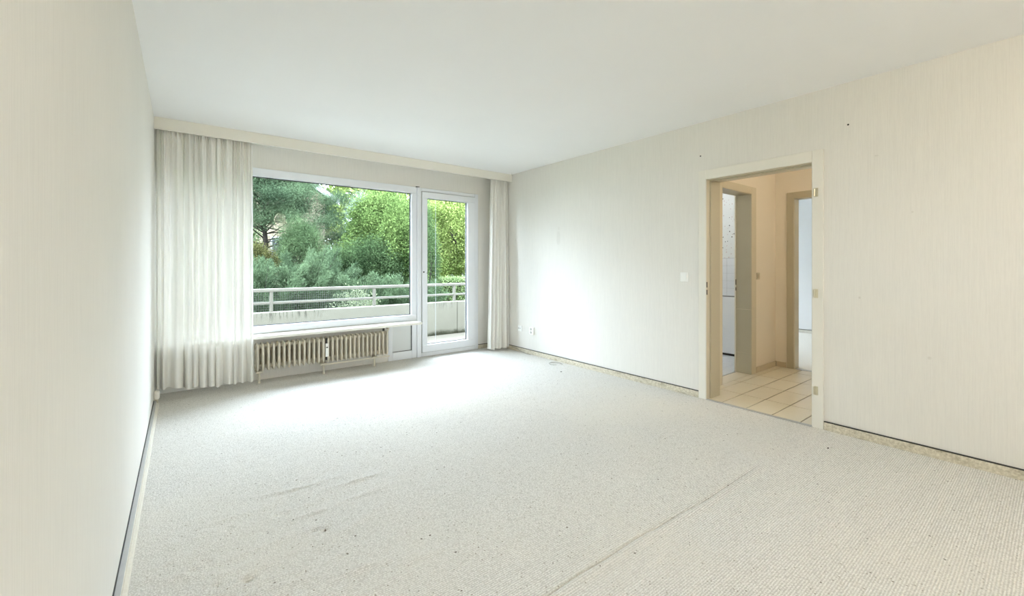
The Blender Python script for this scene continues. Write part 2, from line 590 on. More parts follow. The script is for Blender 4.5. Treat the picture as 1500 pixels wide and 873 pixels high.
skirting('baseboard_right', [(XR - 0.012, XR, DY1 + 0.072, 4.93, 0, 0.056), (XR - 0.012, XR, YR, DY0 - 0.072, 0, 0.056)],
         [(XR - 0.009, XR, DY1 + 0.072, 4.93, 0.056, 0.063), (XR - 0.009, XR, YR, DY0 - 0.072, 0.056, 0.063)],
         'carpet strip skirting with a dark top line along the right wall')
bl = skirting('baseboard_left', [(XL, XL + 0.022, YR, 4.77, 0, 0.036), (XL + 0.022, XL + 0.037, YR, 4.77, 0, 0.022)], [(XL, XL + 0.004, YR, 4.77, 0.036, 0.046)],
              'grey topped carpet strip skirting along the left wall', 'carpet_strip')
MB().box(XL + 0.004, XL + 0.021, YR, 4.77, 0.036, 0.0385).build('cover_strip', 'steel_strip', bl)
skirting('baseboard_back', [(DX1 + 0.002, 3.60, YB - 0.012, YB, 0, 0.056)], [(DX1 + 0.002, 3.60, YB - 0.009, YB, 0.056, 0.063)],
         'short skirting strip between the balcony door and the right curtain')

# ------------------------------------------------------------------ pelmet
pel = empty('pelmet', (1.77, 4.84, 2.397))
tag(pel, 'long cream curtain board fixed under the ceiling above the window', 'pelmet')
MB().box(XL + 0.001, XR - 0.001, 4.826, 4.846, 2.403, ZC - 0.001, bev=0.002).build('fascia', 'pelmet', pel)
MB().box(XL + 0.001, XR - 0.001, 4.820, 4.850, 2.394, 2.403, bev=0.002).build('lip', 'pelmet', pel)
MB().box(XL + 0.002, XR - 0.002, 4.92, 5.05, ZC - 0.016, ZC - 0.002).build('curtain_track', 'plastic', pel)

# ------------------------------------------------------------------ curtains
def curtain(name, label, xa_t, xb_t, xa_b, xb_b, yc, zt, zb_fn, nf, amp, seed, nx=420, nz=60):
    r = np.random.default_rng(seed)
    s = np.linspace(0, 1, nx)
    # uneven fold phase
    kn = np.cumsum(r.uniform(0.3, 2.0, nf + 1)); kn = np.concatenate([[0], kn]) / kn[-1]
    ph = np.interp(s, kn, np.arange(nf + 2)) * math.pi * 2
    am = np.interp(s, np.linspace(0, 1, nf), r.uniform(0.55, 1.25, nf))
    ph2 = np.interp(s, np.linspace(0, 1, 9), np.cumsum(r.uniform(2, 5, 9)))
    V = []
    for j in range(nz):
        t = j / (nz - 1)
        gather = 0.45 + 0.75 * t ** 0.6
        y = yc + amp * am * gather * (np.sin(ph + 0.5 * t * np.sin(ph2)) + 0.22 * np.sin(2.0 * ph + 1.3 + t)) \
            + amp * 0.35 * (1 - t) ** 2 * np.sin(3.1 * ph + 0.7)
        xa, xb = xa_t + (xa_b - xa_t) * t, xb_t + (xb_b - xb_t) * t
        x = xa + (xb - xa) * s + 0.35 * amp * gather * np.cos(ph) * np.sin(math.pi * s)
        zbv = np.array([zb_fn(q) for q in s]) + 0.006 * np.sin(ph * 0.5)
        z = zt + (zbv - zt) * t
        V.append(np.stack([x, y, z], 1))
    V = np.concatenate(V)
    I = np.arange(nx * nz).reshape(nz, nx)
    F = np.stack([I[:-1, :-1], I[1:, :-1], I[1:, 1:], I[:-1, 1:]], -1).reshape(-1, 4)
    root = empty(name, ((xa_b + xb_b) / 2, yc, zb_fn(0.5)))
    tag(root, label, 'curtain', 'sheer curtains at the balcony window')
    me = bpy.data.meshes.new('panel')
    me.from_pydata(V.tolist(), [], F.tolist())
    for p in me.polygons: p.use_smooth = True
    link('panel', me, 'sheer', root)
    # doubled hem
    jh = nz - 3
    Vh = V.reshape(nz, nx, 3)[jh:].copy(); Vh[:, :, 1] -= 0.003
    I2 = np.arange(nx * 3).reshape(3, nx)
    F2 = np.stack([I2[:-1, :-1], I2[1:, :-1], I2[1:, 1:], I2[:-1, 1:]], -1).reshape(-1, 4)
    me2 = bpy.data.meshes.new('hem')
    me2.from_pydata(Vh.reshape(-1, 3).tolist(), [], F2.tolist())
    for p in me2.polygons: p.use_smooth = True
    link('hem', me2, 'sheer', root)
    # heading tape
    Vt = V.reshape(nz, nx, 3)[:3].copy(); Vt[:, :, 1] -= 0.002
    me3 = bpy.data.meshes.new('heading_tape')
    me3.from_pydata(Vt.reshape(-1, 3).tolist(), [], F2.tolist())
    for p in me3.polygons: p.use_smooth = True
    link('heading_tape', me3, 'sheer', root)
    return root

curtain('sheer_curtain', 'wide white sheer curtain hanging at the left end of the window', XL + 0.001, 0.552, XL + 0.001, 0.556,
        4.905, 2.47, lambda q: 0.115 - 0.05 * min(1, q * 1.6), 11, 0.036, 3)
curtain('sheer_curtain', 'narrow bunched sheer curtain in the corner right of the balcony door', 3.43, 3.695, 3.375, 3.712,
        4.915, 2.47, lambda q: 0.030, 6, 0.034, 11, 260)

# ------------------------------------------------------------------ big window and balcony door
w1 = empty('window_1', ((WX0 + WX1) / 2, YB, WZ0))
tag(w1, 'large fixed picture window in a white plastic frame', None, None, 'structure')
FY0, FY1 = YB - 0.012, YB + 0.07
def bar(name, b, parent, mat='pvc', bev=0.006):
    return MB().box(*b, bev=bev).build(name, mat, parent)
GX1, GZ0, GZ1 = 2.352, 0.562, 2.140
bar('frame_top', (WX0, WX1, FY0, FY1, GZ1, WZ1), w1)
bar('frame_bottom', (WX0, WX1, FY0, FY1, WZ0, GZ0), w1)
bar('frame_side', (GX1, WX1, FY0, FY1, GZ0, GZ1), w1)
bar('frame_side', (WX0, WX0 + 0.07, FY0, FY1, GZ0, GZ1), w1)
g = MB()
for b in [(WX0 + .07, GX1, YB + .035, YB + .047, GZ1 - .008, GZ1), (WX0 + .07, GX1, YB + .035, YB + .047, GZ0, GZ0 + .008),
          (GX1 - .008, GX1, YB + .035, YB + .047, GZ0, GZ1), (WX0 + .07, WX0 + .078, YB + .035, YB + .047, GZ0, GZ1)]:
    g.box(*b)
g.build('gasket', 'gasket', w1)
MB().box(WX0 + .07, GX1, YB + .038, YB + .044, GZ0, GZ1).build('pane', 'glass', w1)
# infill panel under the window beside the door
ip = empty('window_2', (2.23, YB, 0))
tag(ip, 'white infill panel under the window beside the balcony door', None, None, 'structure')
bar('frame_side', (PX0, 2.095, FY0, FY1, 0.0, WZ0), ip)
bar('frame_side', (2.357, WX1, FY0, FY1, 0.0, WZ0), ip)
bar('frame_bottom', (2.095, 2.357, FY0, FY1, 0.0, 0.102), ip)
bar('frame_top', (2.095, 2.357, FY0, FY1, 0.44, WZ0), ip)
MB().box(2.095, 2.357, YB + 0.012, YB + 0.05, 0.102, 0.44).build('panel', 'pvc_panel', ip)
g = MB()
g.box(2.350, 2.357, YB + 0.004, YB + 0.013, 0.102, 0.44)
g.box(2.095, 2.357, YB + 0.004, YB + 0.013, 0.102, 0.107)
g.build('gasket', 'gasket', ip)

d1 = empty('door_1', (2.93, YB, 0))
tag(d1, 'white glazed balcony door with a single tall pane', None, None, 'structure')
mul = bar('mullion', (WX1, 2.470, YB - 0.032, FY1, 0.0, 2.222), d1, bev=0.01)
MB().box(2.405, 2.450, YB - 0.034, YB - 0.010, 2.222, 2.229).build('mullion_cap', 'gasket', mul)
bar('frame_side', (2.470, 2.489, FY0, FY1, 0.0, WZ1 - 0.003), d1)
bar('frame_side', (3.318, DX1, FY0, FY1, 0.0, WZ1 - 0.003), d1)
bar('frame_top', (2.489, 3.318, FY0, FY1, 2.178, WZ1 - 0.003), d1)
bar('threshold', (2.489, 3.318, FY0, FY1, 0.0, 0.050), d1)
sash = empty('sash', (2.9, YB, 0.055)); sash.parent = d1; sash.location = Vector((2.9, YB, 0.055)) - wloc(d1)
SX0, SX1, SZ0, SZ1 = 2.495, 3.313, 0.056, 2.172
HX0, HX1, HZ0, HZ1 = 2.567, 3.193, 0.152, 2.091
SY0, SY1 = YB - 0.030, YB + 0.05
bar('rail_top', (SX0, SX1, SY0, SY1, HZ1, SZ1), sash)
bar('rail_bottom', (SX0, SX1, SY0, SY1, SZ0, HZ0), sash)
bar('stile', (SX0, HX0, SY0, SY1, HZ0, HZ1), sash)
bar('stile', (HX1, SX1, SY0, SY1, HZ0, HZ1), sash)
g = MB()
for b in [(HX0, HX1, YB + .018, YB + .028, HZ1 - .007, HZ1), (HX0, HX1, YB + .018, YB + .028, HZ0, HZ0 + .007),
          (HX1 - .008, HX1, YB + .018, YB + .028, HZ0, HZ1), (HX0, HX0 + .006, YB + .018, YB + .028, HZ0, HZ1)]:
    g.box(*b)
g.build('gasket', 'gasket', sash)
MB().box(HX0, HX1, YB + .020, YB + .026, HZ0, HZ1).build('pane', 'glass', sash)
MB().box(2.714, 2.7175, YB + .027, YB + .030, HZ0, HZ1).build('reflection_line', 'pvc', sash)  # thin pale strip stands in for a light line reflected in the pane
MB().cyl((2.512, SY0 + 0.002, 1.115), (2.512, SY0 - 0.004, 1.115), 0.010).build('handle_socket', 'black', sash)
MB().cyl((2.560, SY0 + 0.002, 1.100), (2.560, SY0 - 0.003, 1.100), 0.006).build('screw', 'black', sash)
g = MB()
g.box(2.4895, 2.4945, YB - 0.011, YB, 0.05, 2.178)
g.box(3.3135, 3.3175, YB - 0.011, YB, 0.05, 2.178)
g.box(2.489, 3.318, YB - 0.011, YB, 2.1725, 2.1775)
g.box(2.489, 3.318, YB - 0.011, YB, 0.0505, 0.0555)
g.build('rebate_shadow_gap', 'plastic_grey', d1)

# sill board
MBs = MB().box(XL + 0.005, 2.405, 4.965, YB - 0.012, 0.456, 0.486, bev=0.006)
s_ = tag(MBs.build('window_sill', 'sill'), 'long cream sill board running above the radiator', 'window sill')

# ------------------------------------------------------------------ radiator
rad = empty('radiator', (1.29, 5.06, 0))
tag(rad, 'old cream ribbed column radiator under the window sill', 'radiator')
RZ0, RZ1 = 0.122, 0.412
def section_mesh():
    mb = MB()
    for yy, ztop, zbot in ((5.005, RZ1 - 0.012, RZ0 + 0.004), (5.047, RZ1 - 0.006, RZ0), (5.089, RZ1 - 0.006, RZ0), (5.130, RZ1 - 0.012, RZ0 + 0.004)):
        zz = [zbot, zbot + 0.012, zbot + 0.032, 0.27, ztop - 0.032, ztop - 0.010, ztop]
        rr = [0.003, 0.008, 0.0118, 0.0122, 0.0118, 0.008, 0.003]
        mb.tube([(0, yy, z) for z in zz], rr, 10, 1.35)
    for z in (RZ0 + 0.045, RZ1 - 0.045):              # hubs joining neighbours and the columns
        mb.cyl((-0.0235, 5.062, z), (0.0235, 5.062, z), 0.022, n=12)
        mb.box(-0.006, 0.006, 5.005, 5.13, z - 0.024, z + 0.024, bev=0.004)
    return mb.mesh('section', True)
smesh = section_mesh()
smesh.materials.append(M['rad'])
NS, SP, SX = 29, 0.0484, 0.606
for k in range(NS):
    link('section', smesh, None, rad, (SX + k * SP, 0, 0))
for fx in (0.622, 1.243, 1.815):
    f_ = MB().cyl((fx, 5.03, 0.0), (fx, 5.03, 0.11), 0.012, n=12)
    f_.cyl((fx, 5.03, 0.0), (fx, 5.03, 0.012), 0.015, n=12)
    f_.box(fx - 0.03, fx + 0.03, 5.00, 5.13, 0.104, 0.120, bev=0.003)
    f_.build('foot', 'rad', rad)
MB().box(1.20, 1.99, 5.0, 5.012, 0.098, 0.112, bev=0.003).build('support_rail', 'rad', rad)
pv = MB().tube([(1.965, 5.06, 0.39), (1.99, 5.06, 0.40), (2.0, 5.06, 0.43), (2.0, 5.12, 0.435), (2.0, 5.17, 0.435)], 0.010, 10)
pv.build('supply_pipe', 'rad', rad)
MB().cyl((1.93, 5.04, 0.41), (1.93, 5.04, 0.440), 0.014).build('vent_valve', 'black', rad)
hm = MB().box(1.253, 1.283, 4.985, 5.008, 0.192, 0.338, bev=0.003).build('heat_meter', 'plastic', rad)
MB().box(1.259, 1.277, 4.9835, 4.986, 0.290, 0.302).build('display', 'black', hm)
MB().box(1.256, 1.280, 5.0, 5.01, 0.155, 0.395).build('meter_backplate', 'black', hm)

# ------------------------------------------------------------------ left corner cap
cp = MB()
cp.box(XL + 0.001, XL + 0.040, 4.775, 4.845, 0.045, 0.115, bev=0.016, seg=4)
cpo = cp.build('pipe_cover', 'sill', None, True)
tag(cpo, 'small cream rounded pipe cover on the skirting below the left curtain', 'pipe cover')
MB().cyl((XL + 0.02, 4.81, 0.0), (XL + 0.02, 4.81, 0.06), 0.009).build('pipe_stub', 'brass', cpo)

# ------------------------------------------------------------------ doorway to the hall
d2 = empty('door_2', (XR, (DY0 + DY1) / 2, 0))
tag(d2, 'cream white door frame without a door leaf leading to the hall', None, None, 'structure')
def dbox(name, b, mat, bev=0.003, parent=None):
    return MB().box(*b, bev=bev).build(name, mat, parent or d2)
CW = 0.070
dbox('casing_side', (XR - 0.014, XR + 0.002, DY1, DY1 + CW, 0, DZ + 0.083), 'door_white')
rc = dbox('casing_side', (XR - 0.014, XR + 0.002, DY0 - CW, DY0, 0, DZ + 0.083), 'door_white')
dbox('casing_head', (XR - 0.014, XR + 0.002, DY0, DY1, DZ, DZ + 0.083), 'door_white')
LT = 0.016
dbox('lining_side', (XR - 0.008, XR + 0.045, DY1 - 0.004, DY1 + 0.004, 0, DZ), 'door_beige2', 0.001)
dbox('lining_side', (XR + 0.045, XH + 0.01, DY1 - LT, DY1 + 0.004, 0, DZ), 'door_beige', 0.002)
dbox('lining_side', (XR - 0.008, XH + 0.01, DY0 - 0.004, DY0 + 0.004, 0, DZ), 'door_white', 0.001)
dbox('lining_head', (XR - 0.008, XH + 0.01, DY0, DY1, DZ - 0.004, DZ + 0.004), 'door_beige2', 0.001)
dbox('door_stop', (XR + 0.045, XR + 0.075, DY0, DY1 - LT, DZ - LT, DZ - 0.004), 'door_beige', 0.002)
dbox('casing_side', (XH, XH + 0.014, DY1 - 0.012, DY1 + CW, 0, DZ + 0.075), 'door_beige2')
dbox('casing_side', (XH, XH + 0.014, DY0 - CW, DY0 + 0.004, 0, DZ + 0.075), 'door_beige2')
dbox('casing_head', (XH, XH + 0.014, DY0, DY1, DZ, DZ + 0.075), 'door_beige2')
for z in (1.745, 0.996, 0.277):
    h_ = MB().box(XR - 0.018, XR - 0.013, 1.112, 1.136, z - 0.032, z + 0.032, bev=0.001).build('hinge', 'brass', rc)
    MB().cyl((XR - 0.021, 1.134, z - 0.028), (XR - 0.021, 1.134, z + 0.028), 0.0055, n=10).build('hinge_pin', 'brass', h_)
for z0_, z1_ in ((1.005, 1.055), (0.94, 0.985)):
    MB().box(XR - 0.010, XR + 0.004, DY1 - 0.0052, DY1 - 0.003, z0_, z1_).build('strike_hole', 'black', d2)
MB().box(XR - 0.02, XR + 0.012, DY0, DY1, 0.0, 0.006, bev=0.002).build('threshold_strip', 'steel_strip', d2)

# ------------------------------------------------------------------ switch, sockets, nails
def at_wall(name, y, z, label, cat):
    e = empty(name, (XR, y, z)); tag(e, label, cat); return e
sw = at_wall('light_switch', 2.178, 1.095, 'white square light switch beside the hall doorway', 'switch')
MB().box(XR - 0.010, XR, 2.139, 2.217, 1.052, 1.138, bev=0.003).build('plate', 'plastic', sw)
MB().box(XR - 0.016, XR - 0.009, 2.152, 2.204, 1.066, 1.124, bev=0.002).build('rocker', 'plastic', sw)
so = at_wall('power_socket', 4.375, 0.322, 'double power socket low on the right wall near the curtain', 'socket')
MB().box(XR - 0.028, XR, 4.335, 4.415, 0.275, 0.372, bev=0.004).build('housing', 'plastic', so)
for z in (0.302, 0.345):
    MB().cyl((XR - 0.0295, 4.375, z), (XR - 0.025, 4.375, z), 0.017, n=16).build('outlet', 'plastic_grey', so)
ps = at_wall('phone_socket', 4.64, 0.325, 'small flat cable outlet low in the corner beside the right curtain', 'socket')
MB().box(XR - 0.008, XR, 4.60, 4.68, 0.285, 0.365, bev=0.003).build('plate', 'plastic', ps)
MB().box(XR - 0.0095, XR - 0.007, 4.655, 4.675, 0.322, 0.33).build('slot', 'black', ps)
MB().box(XR - 0.0095, XR - 0.007, 4.625, 4.64, 0.322, 0.33).build('slot', 'black', ps)
for y, z, lab in ((2.018, 2.195, 'dark nail in the wall above the left corner of the hall doorway'),
                  (0.933, 2.198, 'dark nail in the wall up right of the hall doorway')):
    nb = MB().cyl((XR + 0.01, y, z), (XR - 0.012, y, z), 0.0025, n=8)
    nb.cyl((XR - 0.009, y, z), (XR - 0.012, y, z), 0.006, n=10)
    tag(nb.build('nail', 'black'), lab, 'nail', 'nails in the right wall')
hk = MB().tube([(3.66, 4.74, ZC), (3.66, 4.74, ZC - 0.02), (3.655, 4.735, ZC - 0.035), (3.665, 4.725, ZC - 0.042), (3.675, 4.73, ZC - 0.032)], 0.0022, 6)
tag(hk.build('ceiling_hook', 'plastic_grey'), 'tiny wire hook in the ceiling at the right end of the pelmet', 'hook')

# loose cables on the carpet
cb = MB().tube([(3.716, 4.80, 0.05), (3.712, 4.70, 0.035), (3.70, 4.58, 0.012), (3.69, 4.45, 0.007), (3.685, 4.36, 0.006)], 0.0035, 6)
tag(cb.build('cable', 'cable'), 'thin pale cable leaving the skirting beside the right curtain', 'cable')
pts = []
for k in range(15):
    a = -0.6 + k / 14 * 4.6
    pts.append((3.575 + 0.075 * math.cos(a), 3.76 + 0.085 * math.sin(a), 0.008 + 0.010 * (k / 14)))
tag(MB().tube(pts, 0.0035, 6).build('cable', 'cable'), 'thin pale cable curled on the carpet below the power socket', 'cable')
tag(MB().sphere((3.381, 3.469, 0.004), 0.007, 10, 6, (1.2, 1, 0.6)).build('debris', 'black', None, True),
    'small dark crumb on the carpet near the curled cable', 'crumb')
tag(MB().sphere((3.362, 0.95, 0.003), 0.006, 8, 6, (1.8, 0.8, 0.6)).build('debris', 'bark_grey', None, True),
    'brown crumb on the carpet right of the hall doorway', 'crumb')

# ------------------------------------------------------------------ hall, bathroom and next room
YBW = 2.112           # face of the bathroom wall
BX0, BX1, BZ = 4.295, 4.952, 1.99
hb = MB()
hb.box(XH, BX0, YBW, YBW + 0.15, -0.1, ZC)
hb.box(BX1, 5.90, YBW, YBW + 0.15, -0.1, ZC)
hb.box(BX0, BX1, YBW, YBW + 0.15, BZ, ZC)
wall_h = struct('wall_hall', hb, 'hallwall', 'beige hall wall with the bathroom doorway')
XF = 5.612
FDY0, FDY1, FDZ = 1.07, 1.917, 1.98
hf = MB()
hf.box(XF, XF + 0.12, FDY1, YBW, -0.1, ZC)
hf.box(XF, XF + 0.12, -1.2, FDY0, -0.1, ZC)
hf.box(XF, XF + 0.12, FDY0, FDY1, FDZ, ZC)
struct('wall_hall_end', hf, 'hallwall', 'beige hall wall with the doorway to the bright next room')
struct('wall_hall_rear', MB().box(XH, 9.0, -1.35, -1.2, -0.1, ZC), 'hallwall', 'beige wall closing the hall behind the doorway')
ch = MB().box(XH, 9.0, -1.35, 4.5, ZC, ZC + 0.2)
struct('ceiling_hall', ch, 'ceil', 'white ceiling of the hall and the rooms behind it')
# floors
fh = struct('floor_hall', MB().box(XR + 0.012, XF + 0.06, -1.2, YBW + 0.075, -0.06, -0.003), 'grout', 'cream tiled hall floor behind the doorway')
tm = MB().box(0, 0.421, 0, 0.197, -0.004, 0.003, bev=0.0012, seg=1).mesh('tile'); tm.materials.append(M['tile'])
def tile_mesh(w_, h_, mat, nm='tile'):
    me = MB().box(0, w_, 0, h_, -0.004, 0.003, bev=0.0012, seg=1).mesh(nm); me.materials.append(M[mat]); return me
xj = [3.742, 4.132, 4.557, 4.982, 5.407, 5.612]
yj = [2.112 - 0.075 - 0.2 * k for k in range(0, 14)]
cache = {}
for a, b in zip(xj, xj[1:]):
    for yt, yb_ in zip([2.112] + yj, yj):
        k = (round(b - a, 3), round(yt - yb_, 3))
        if k not in cache: cache[k] = tile_mesh(k[0] - 0.008, k[1] - 0.008, 'tile')
        if yb_ < -0.6: continue
        link('tile', cache[k], None, fh, (a + 0.004, yb_ + 0.004, 0))
# tile skirting in the hall
sk = MB().box(BX1 + 0.115, XF, YBW - 0.010, YBW - 0.001, 0.003, 0.062)
sk = struct('baseboard_hall', sk, 'grout', 'beige tile skirting around the hall')
xq = BX1 + 0.118
for wq_ in (0.10, 0.425):
    MB().box(xq, min(xq + wq_ - 0.004, XF - 0.012), YBW - 0.014, YBW - 0.002, 0.004, 0.065, bev=0.001, seg=1).build('tile', 'tile_edge', sk)
    xq += wq_
MB().box(XF - 0.012, XF - 0.001, 1.995, YBW - 0.016, 0.004, 0.065, bev=0.001, seg=1).build('tile', 'tile_edge', sk)

# bathroom door frame
d3 = empty('door_3', ((BX0 + BX1) / 2, YBW, 0))
tag(d3, 'beige frame of the open bathroom doorway in the hall', None, None, 'structure')
dbox('casing_side', (BX0 - 0.075, BX0, YBW - 0.014, YBW + 0.002, 0.003, BZ + 0.075), 'door_beige2', parent=d3)
dbox('casing_side', (BX1, BX1 + 0.11, YBW - 0.014, YBW + 0.002, 0.003, BZ + 0.075), 'door_beige2', parent=d3)
dbox('casing_head', (BX0, BX1, YBW - 0.014, YBW + 0.002, BZ, BZ + 0.075), 'door_beige2', parent=d3)
dbox('lining_side', (BX0 - 0.004, BX0 + 0.006, YBW - 0.01, YBW + 0.15, 0.003, BZ), 'door_beige', 0.001, d3)
for za, zb_ in ((0.003, 0.228), (0.231, 0.712), (0.715, BZ)):
    dbox('lining_panel', (BX1 - 0.008, BX1 + 0.004, YBW - 0.012, YBW + 0.15, za, zb_), 'reveal', 0.001, d3)
dbox('lining_head', (BX0, BX1, YBW - 0.01, YBW + 0.15, BZ - 0.006, BZ + 0.004), 'door_beige', 0.001, d3)
dbox('casing_edge', (BX1 - 0.022, BX1 + 0.07, YBW + 0.15, YBW + 0.164, 0.003, BZ + 0.07), 'door_white', 0.001, d3)
for za, zb_ in ((0.985, 1.045), (0.92, 0.955)):
    MB().box(BX1 - 0.0235, BX1 - 0.010, YBW + 0.149, YBW + 0.1515, za, zb_).build('strike_hole', 'black', d3)
dbox('threshold', (BX0, BX1, YBW + 0.001, YBW + 0.148, -0.003, 0.003), 'tile', 0.001, d3)

# bathroom
XB = 5.776
def bath_decor():
    t = NT('speckled_bath_wallpaper')
    co = t.coord()
    v = t.n('ShaderNodeTexVoronoi', feature='F1'); v.inputs['Scale'].default_value = 9
    t.l(co, v.inputs['Vector'])
    v2 = t.n('ShaderNodeTexVoronoi', feature='F1'); v2.inputs['Scale'].default_value = 34
    t.l(co, v2.inputs['Vector'])
    c2 = t.n('ShaderNodeSeparateColor'); t.l(v2.outputs['Color'], c2.inputs[0])
    base = t.mix(t.noise(co, 3, 3), (0.72, 0.75, 0.74), (0.82, 0.84, 0.83))
    pk = t.math('MULTIPLY', t.math('GREATER_THAN', c2.outputs[0], 0.72), t.math('LESS_THAN', v2.outputs['Distance'], 0.30))
    base = t.mix(t.math('MULTIPLY', pk, 0.6), base, (0.55, 0.42, 0.40))
    bl_ = t.math('MULTIPLY', t.math('GREATER_THAN', c2.outputs[1], 0.86), t.math('LESS_THAN', v2.outputs['Distance'], 0.26))
    base = t.mix(t.math('MULTIPLY', bl_, 0.95), base, (0.03, 0.03, 0.035))
    t.principled(base, 0.6)
    return t.m
M['bath_decor'] = bath_decor()
wbt = struct('wall_bath', MB().box(XB + 0.008, 5.90, YBW + 0.15, 4.3, -0.1, ZC), 'bath_decor', 'speckled papered bathroom wall above white tiles')
MB().box(XB + 0.004, XB + 0.009, YBW + 0.15, 4.3, 0.0, 1.30).build('grout_bed', 'bath_grout', wbt)
bt = MB().box(-0.004, 0.006, 0, 0.097, 0, 0.099, bev=0.0012, seg=1).mesh('tile'); bt.materials.append(M['bath_tile'])
for r_ in range(5):
    for c_ in range(10):
        link('tile', bt, None, wbt, (XB, YBW + 0.252 + 0.1 * c_, 0.798 + 0.1 * r_))
struct('wall_bath_side', MB().box(XH, 5.90, 4.3, 4.5, -0.1, ZC), 'white_wall', 'white far wall of the bathroom')
fb = struct('floor_bath', MB().box(XH, 5.90, YBW + 0.15, 4.3, -0.06, -0.004), 'bath_grout', 'pale tiled bathroom floor')
bft = MB().box(0, 0.297, 0, 0.147, -0.004, 0.002, bev=0.001, seg=1).mesh('tile'); bft.materials.append(M['bath_tile'])
for i in range(6):
    for j in range(10):
        link('tile', bft, None, fb, (3.96 + 0.3 * i, YBW + 0.168 + 0.15 * j, 0))
bpn = empty('bath_cabinet', (XB - 0.1, 2.9, 0))
tag(bpn, 'plain white cabinet front with a dark gap below seen inside the bathroom', 'cabinet')
MB().box(XB - 0.035, XB - 0.006, YBW + 0.20, 3.5, 0.032, 0.782, bev=0.006).build('front', 'bath_panel', bpn)
MB().box(XB - 0.018, XB - 0.006, YBW + 0.20, 3.5, 0.003, 0.031).build('plinth', 'black', bpn)

# next room
d4 = empty('door_4', (XF, (FDY0 + FDY1) / 2, 0))
tag(d4, 'beige frame of the doorway from the hall into the bright next room', None, None, 'structure')
dbox('casing_side', (XF - 0.014, XF + 0.002, FDY1, FDY1 + 0.07, 0.003, FDZ + 0.07), 'door_beige', parent=d4)
dbox('casing_side', (XF - 0.014, XF + 0.002, FDY0 - 0.07, FDY0, 0.003, FDZ + 0.07), 'door_beige', parent=d4)
dbox('casing_head', (XF - 0.014, XF + 0.002, FDY0, FDY1, FDZ, FDZ + 0.07), 'door_beige', parent=d4)
dbox('lining_side', (XF - 0.008, XF + 0.125, FDY1 - 0.008, FDY1 + 0.004, 0.003, FDZ), 'door_beige2', 0.001, d4)
dbox('lining_side', (XF - 0.008, XF + 0.125, FDY0 - 0.004, FDY0 + 0.008, 0.003, FDZ), 'door_beige2', 0.001, d4)
dbox('lining_head', (XF - 0.008, XF + 0.125, FDY0, FDY1, FDZ - 0.008, FDZ + 0.004), 'door_beige2', 0.001, d4)
dbox('threshold', (XF - 0.01, XF + 0.06, FDY0 + 0.008, FDY1 - 0.008, -0.003, 0.006), 'steel_strip', 0.001, d4)
struct('wall_next_room', MB().box(8.75, 9.0, -1.2, 4.3, -0.1, ZC), 'white_wall', 'white wall of the next room beyond the hall')
nw = MB()
nw.box(5.90, 6.5, 4.3, 4.6, -0.1, ZC); nw.box(8.3, 9.0, 4.3, 4.6, -0.1, ZC)
nw.box(6.5, 8.3, 4.3, 4.6, -0.1, 0.75); nw.box(6.5, 8.3, 4.3, 4.6, 2.25, ZC)
struct('wall_next_room_window', nw, 'white_wall', 'white window wall of the next room')
struct('floor_next_room', MB().box(XF + 0.06, 8.75, -1.2, 4.3, -0.06, 0.0), 'carpet_strip', 'pale carpet of the next room')
nb_ = struct('baseboard_next_room', MB().box(8.738, 8.75, -1.2, 4.3, 0.0, 0.056), 'carpet_strip', 'pale skirting strip in the next room')
MB().box(8.741, 8.75, -1.2, 4.3, 0.056, 0.064).build('edge_strip', 'black', nb_)
hs = empty('hall_switch', (5.13, YBW, 1.08)); tag(hs, 'beige light switch on the hall wall beside the bathroom doorway', 'switch')
MB().box(5.09, 5.165, YBW - 0.011, YBW, 1.045, 1.12, bev=0.003).build('plate', 'door_beige2', hs)
MB().box(5.105, 5.15, YBW - 0.016, YBW - 0.01, 1.06, 1.105, bev=0.002).build('rocker', 'tile_edge', hs)


def globe_lamp(name, loc, r, color, strength, label):
    e = empty(name, loc); tag(e, label, 'lamp')
    x, y, z = loc
    MB().cyl((x, y, z), (x, y, z - 0.03), 0.07, n=24).build('canopy', 'plastic', e)
    MB().sphere((x, y, z - 0.03 - r), r, 24, 14).build('globe', emit(name + '_glow', color, strength), e, True)

globe_lamp('hall_lamp', (4.75, 0.45, ZC), 0.11, (1.0, 0.84, 0.62), 42.0, 'round white ceiling lamp glowing warm in the hall')
globe_lamp('bath_fill_lamp', (4.9, 3.3, ZC), 0.10, (0.92, 0.96, 1.0), 40.0, 'round white fill lamp added in the bathroom')  # lamp added out of view to brighten the bathroom
globe_lamp('rear_fill_lamp', (1.9, -1.3, ZC), 0.15, (1.0, 0.86, 0.70), 55.0, 'round white fill lamp added behind the camera')  # unseen lamp added as warm fill for the near end of the room

# rear window, added behind the camera to let in fill light
rw = empty('fill_window', ((REAR[0] + REAR[1]) / 2, YR, REAR[2]))
tag(rw, 'white framed window added behind the camera for fill light', None, None, 'structure')
x0, x1, z0, z1 = REAR
for b in ((x0, x1, z1 - .07, z1), (x0, x1, z0, z0 + .07)):
    bar('frame_bar', (b[0], b[1], YR - 0.08, YR, b[2], b[3]), rw)
for b in ((x0, x0 + .07), (x1 - .07, x1)):
    bar('frame_side', (b[0], b[1], YR - 0.08, YR, z0 + .07, z1 - .07), rw)
MB().box(x0 + .07, x1 - .07, YR - 0.045, YR - 0.039, z0 + .07, z1 - .07).build('pane', 'glass', rw)

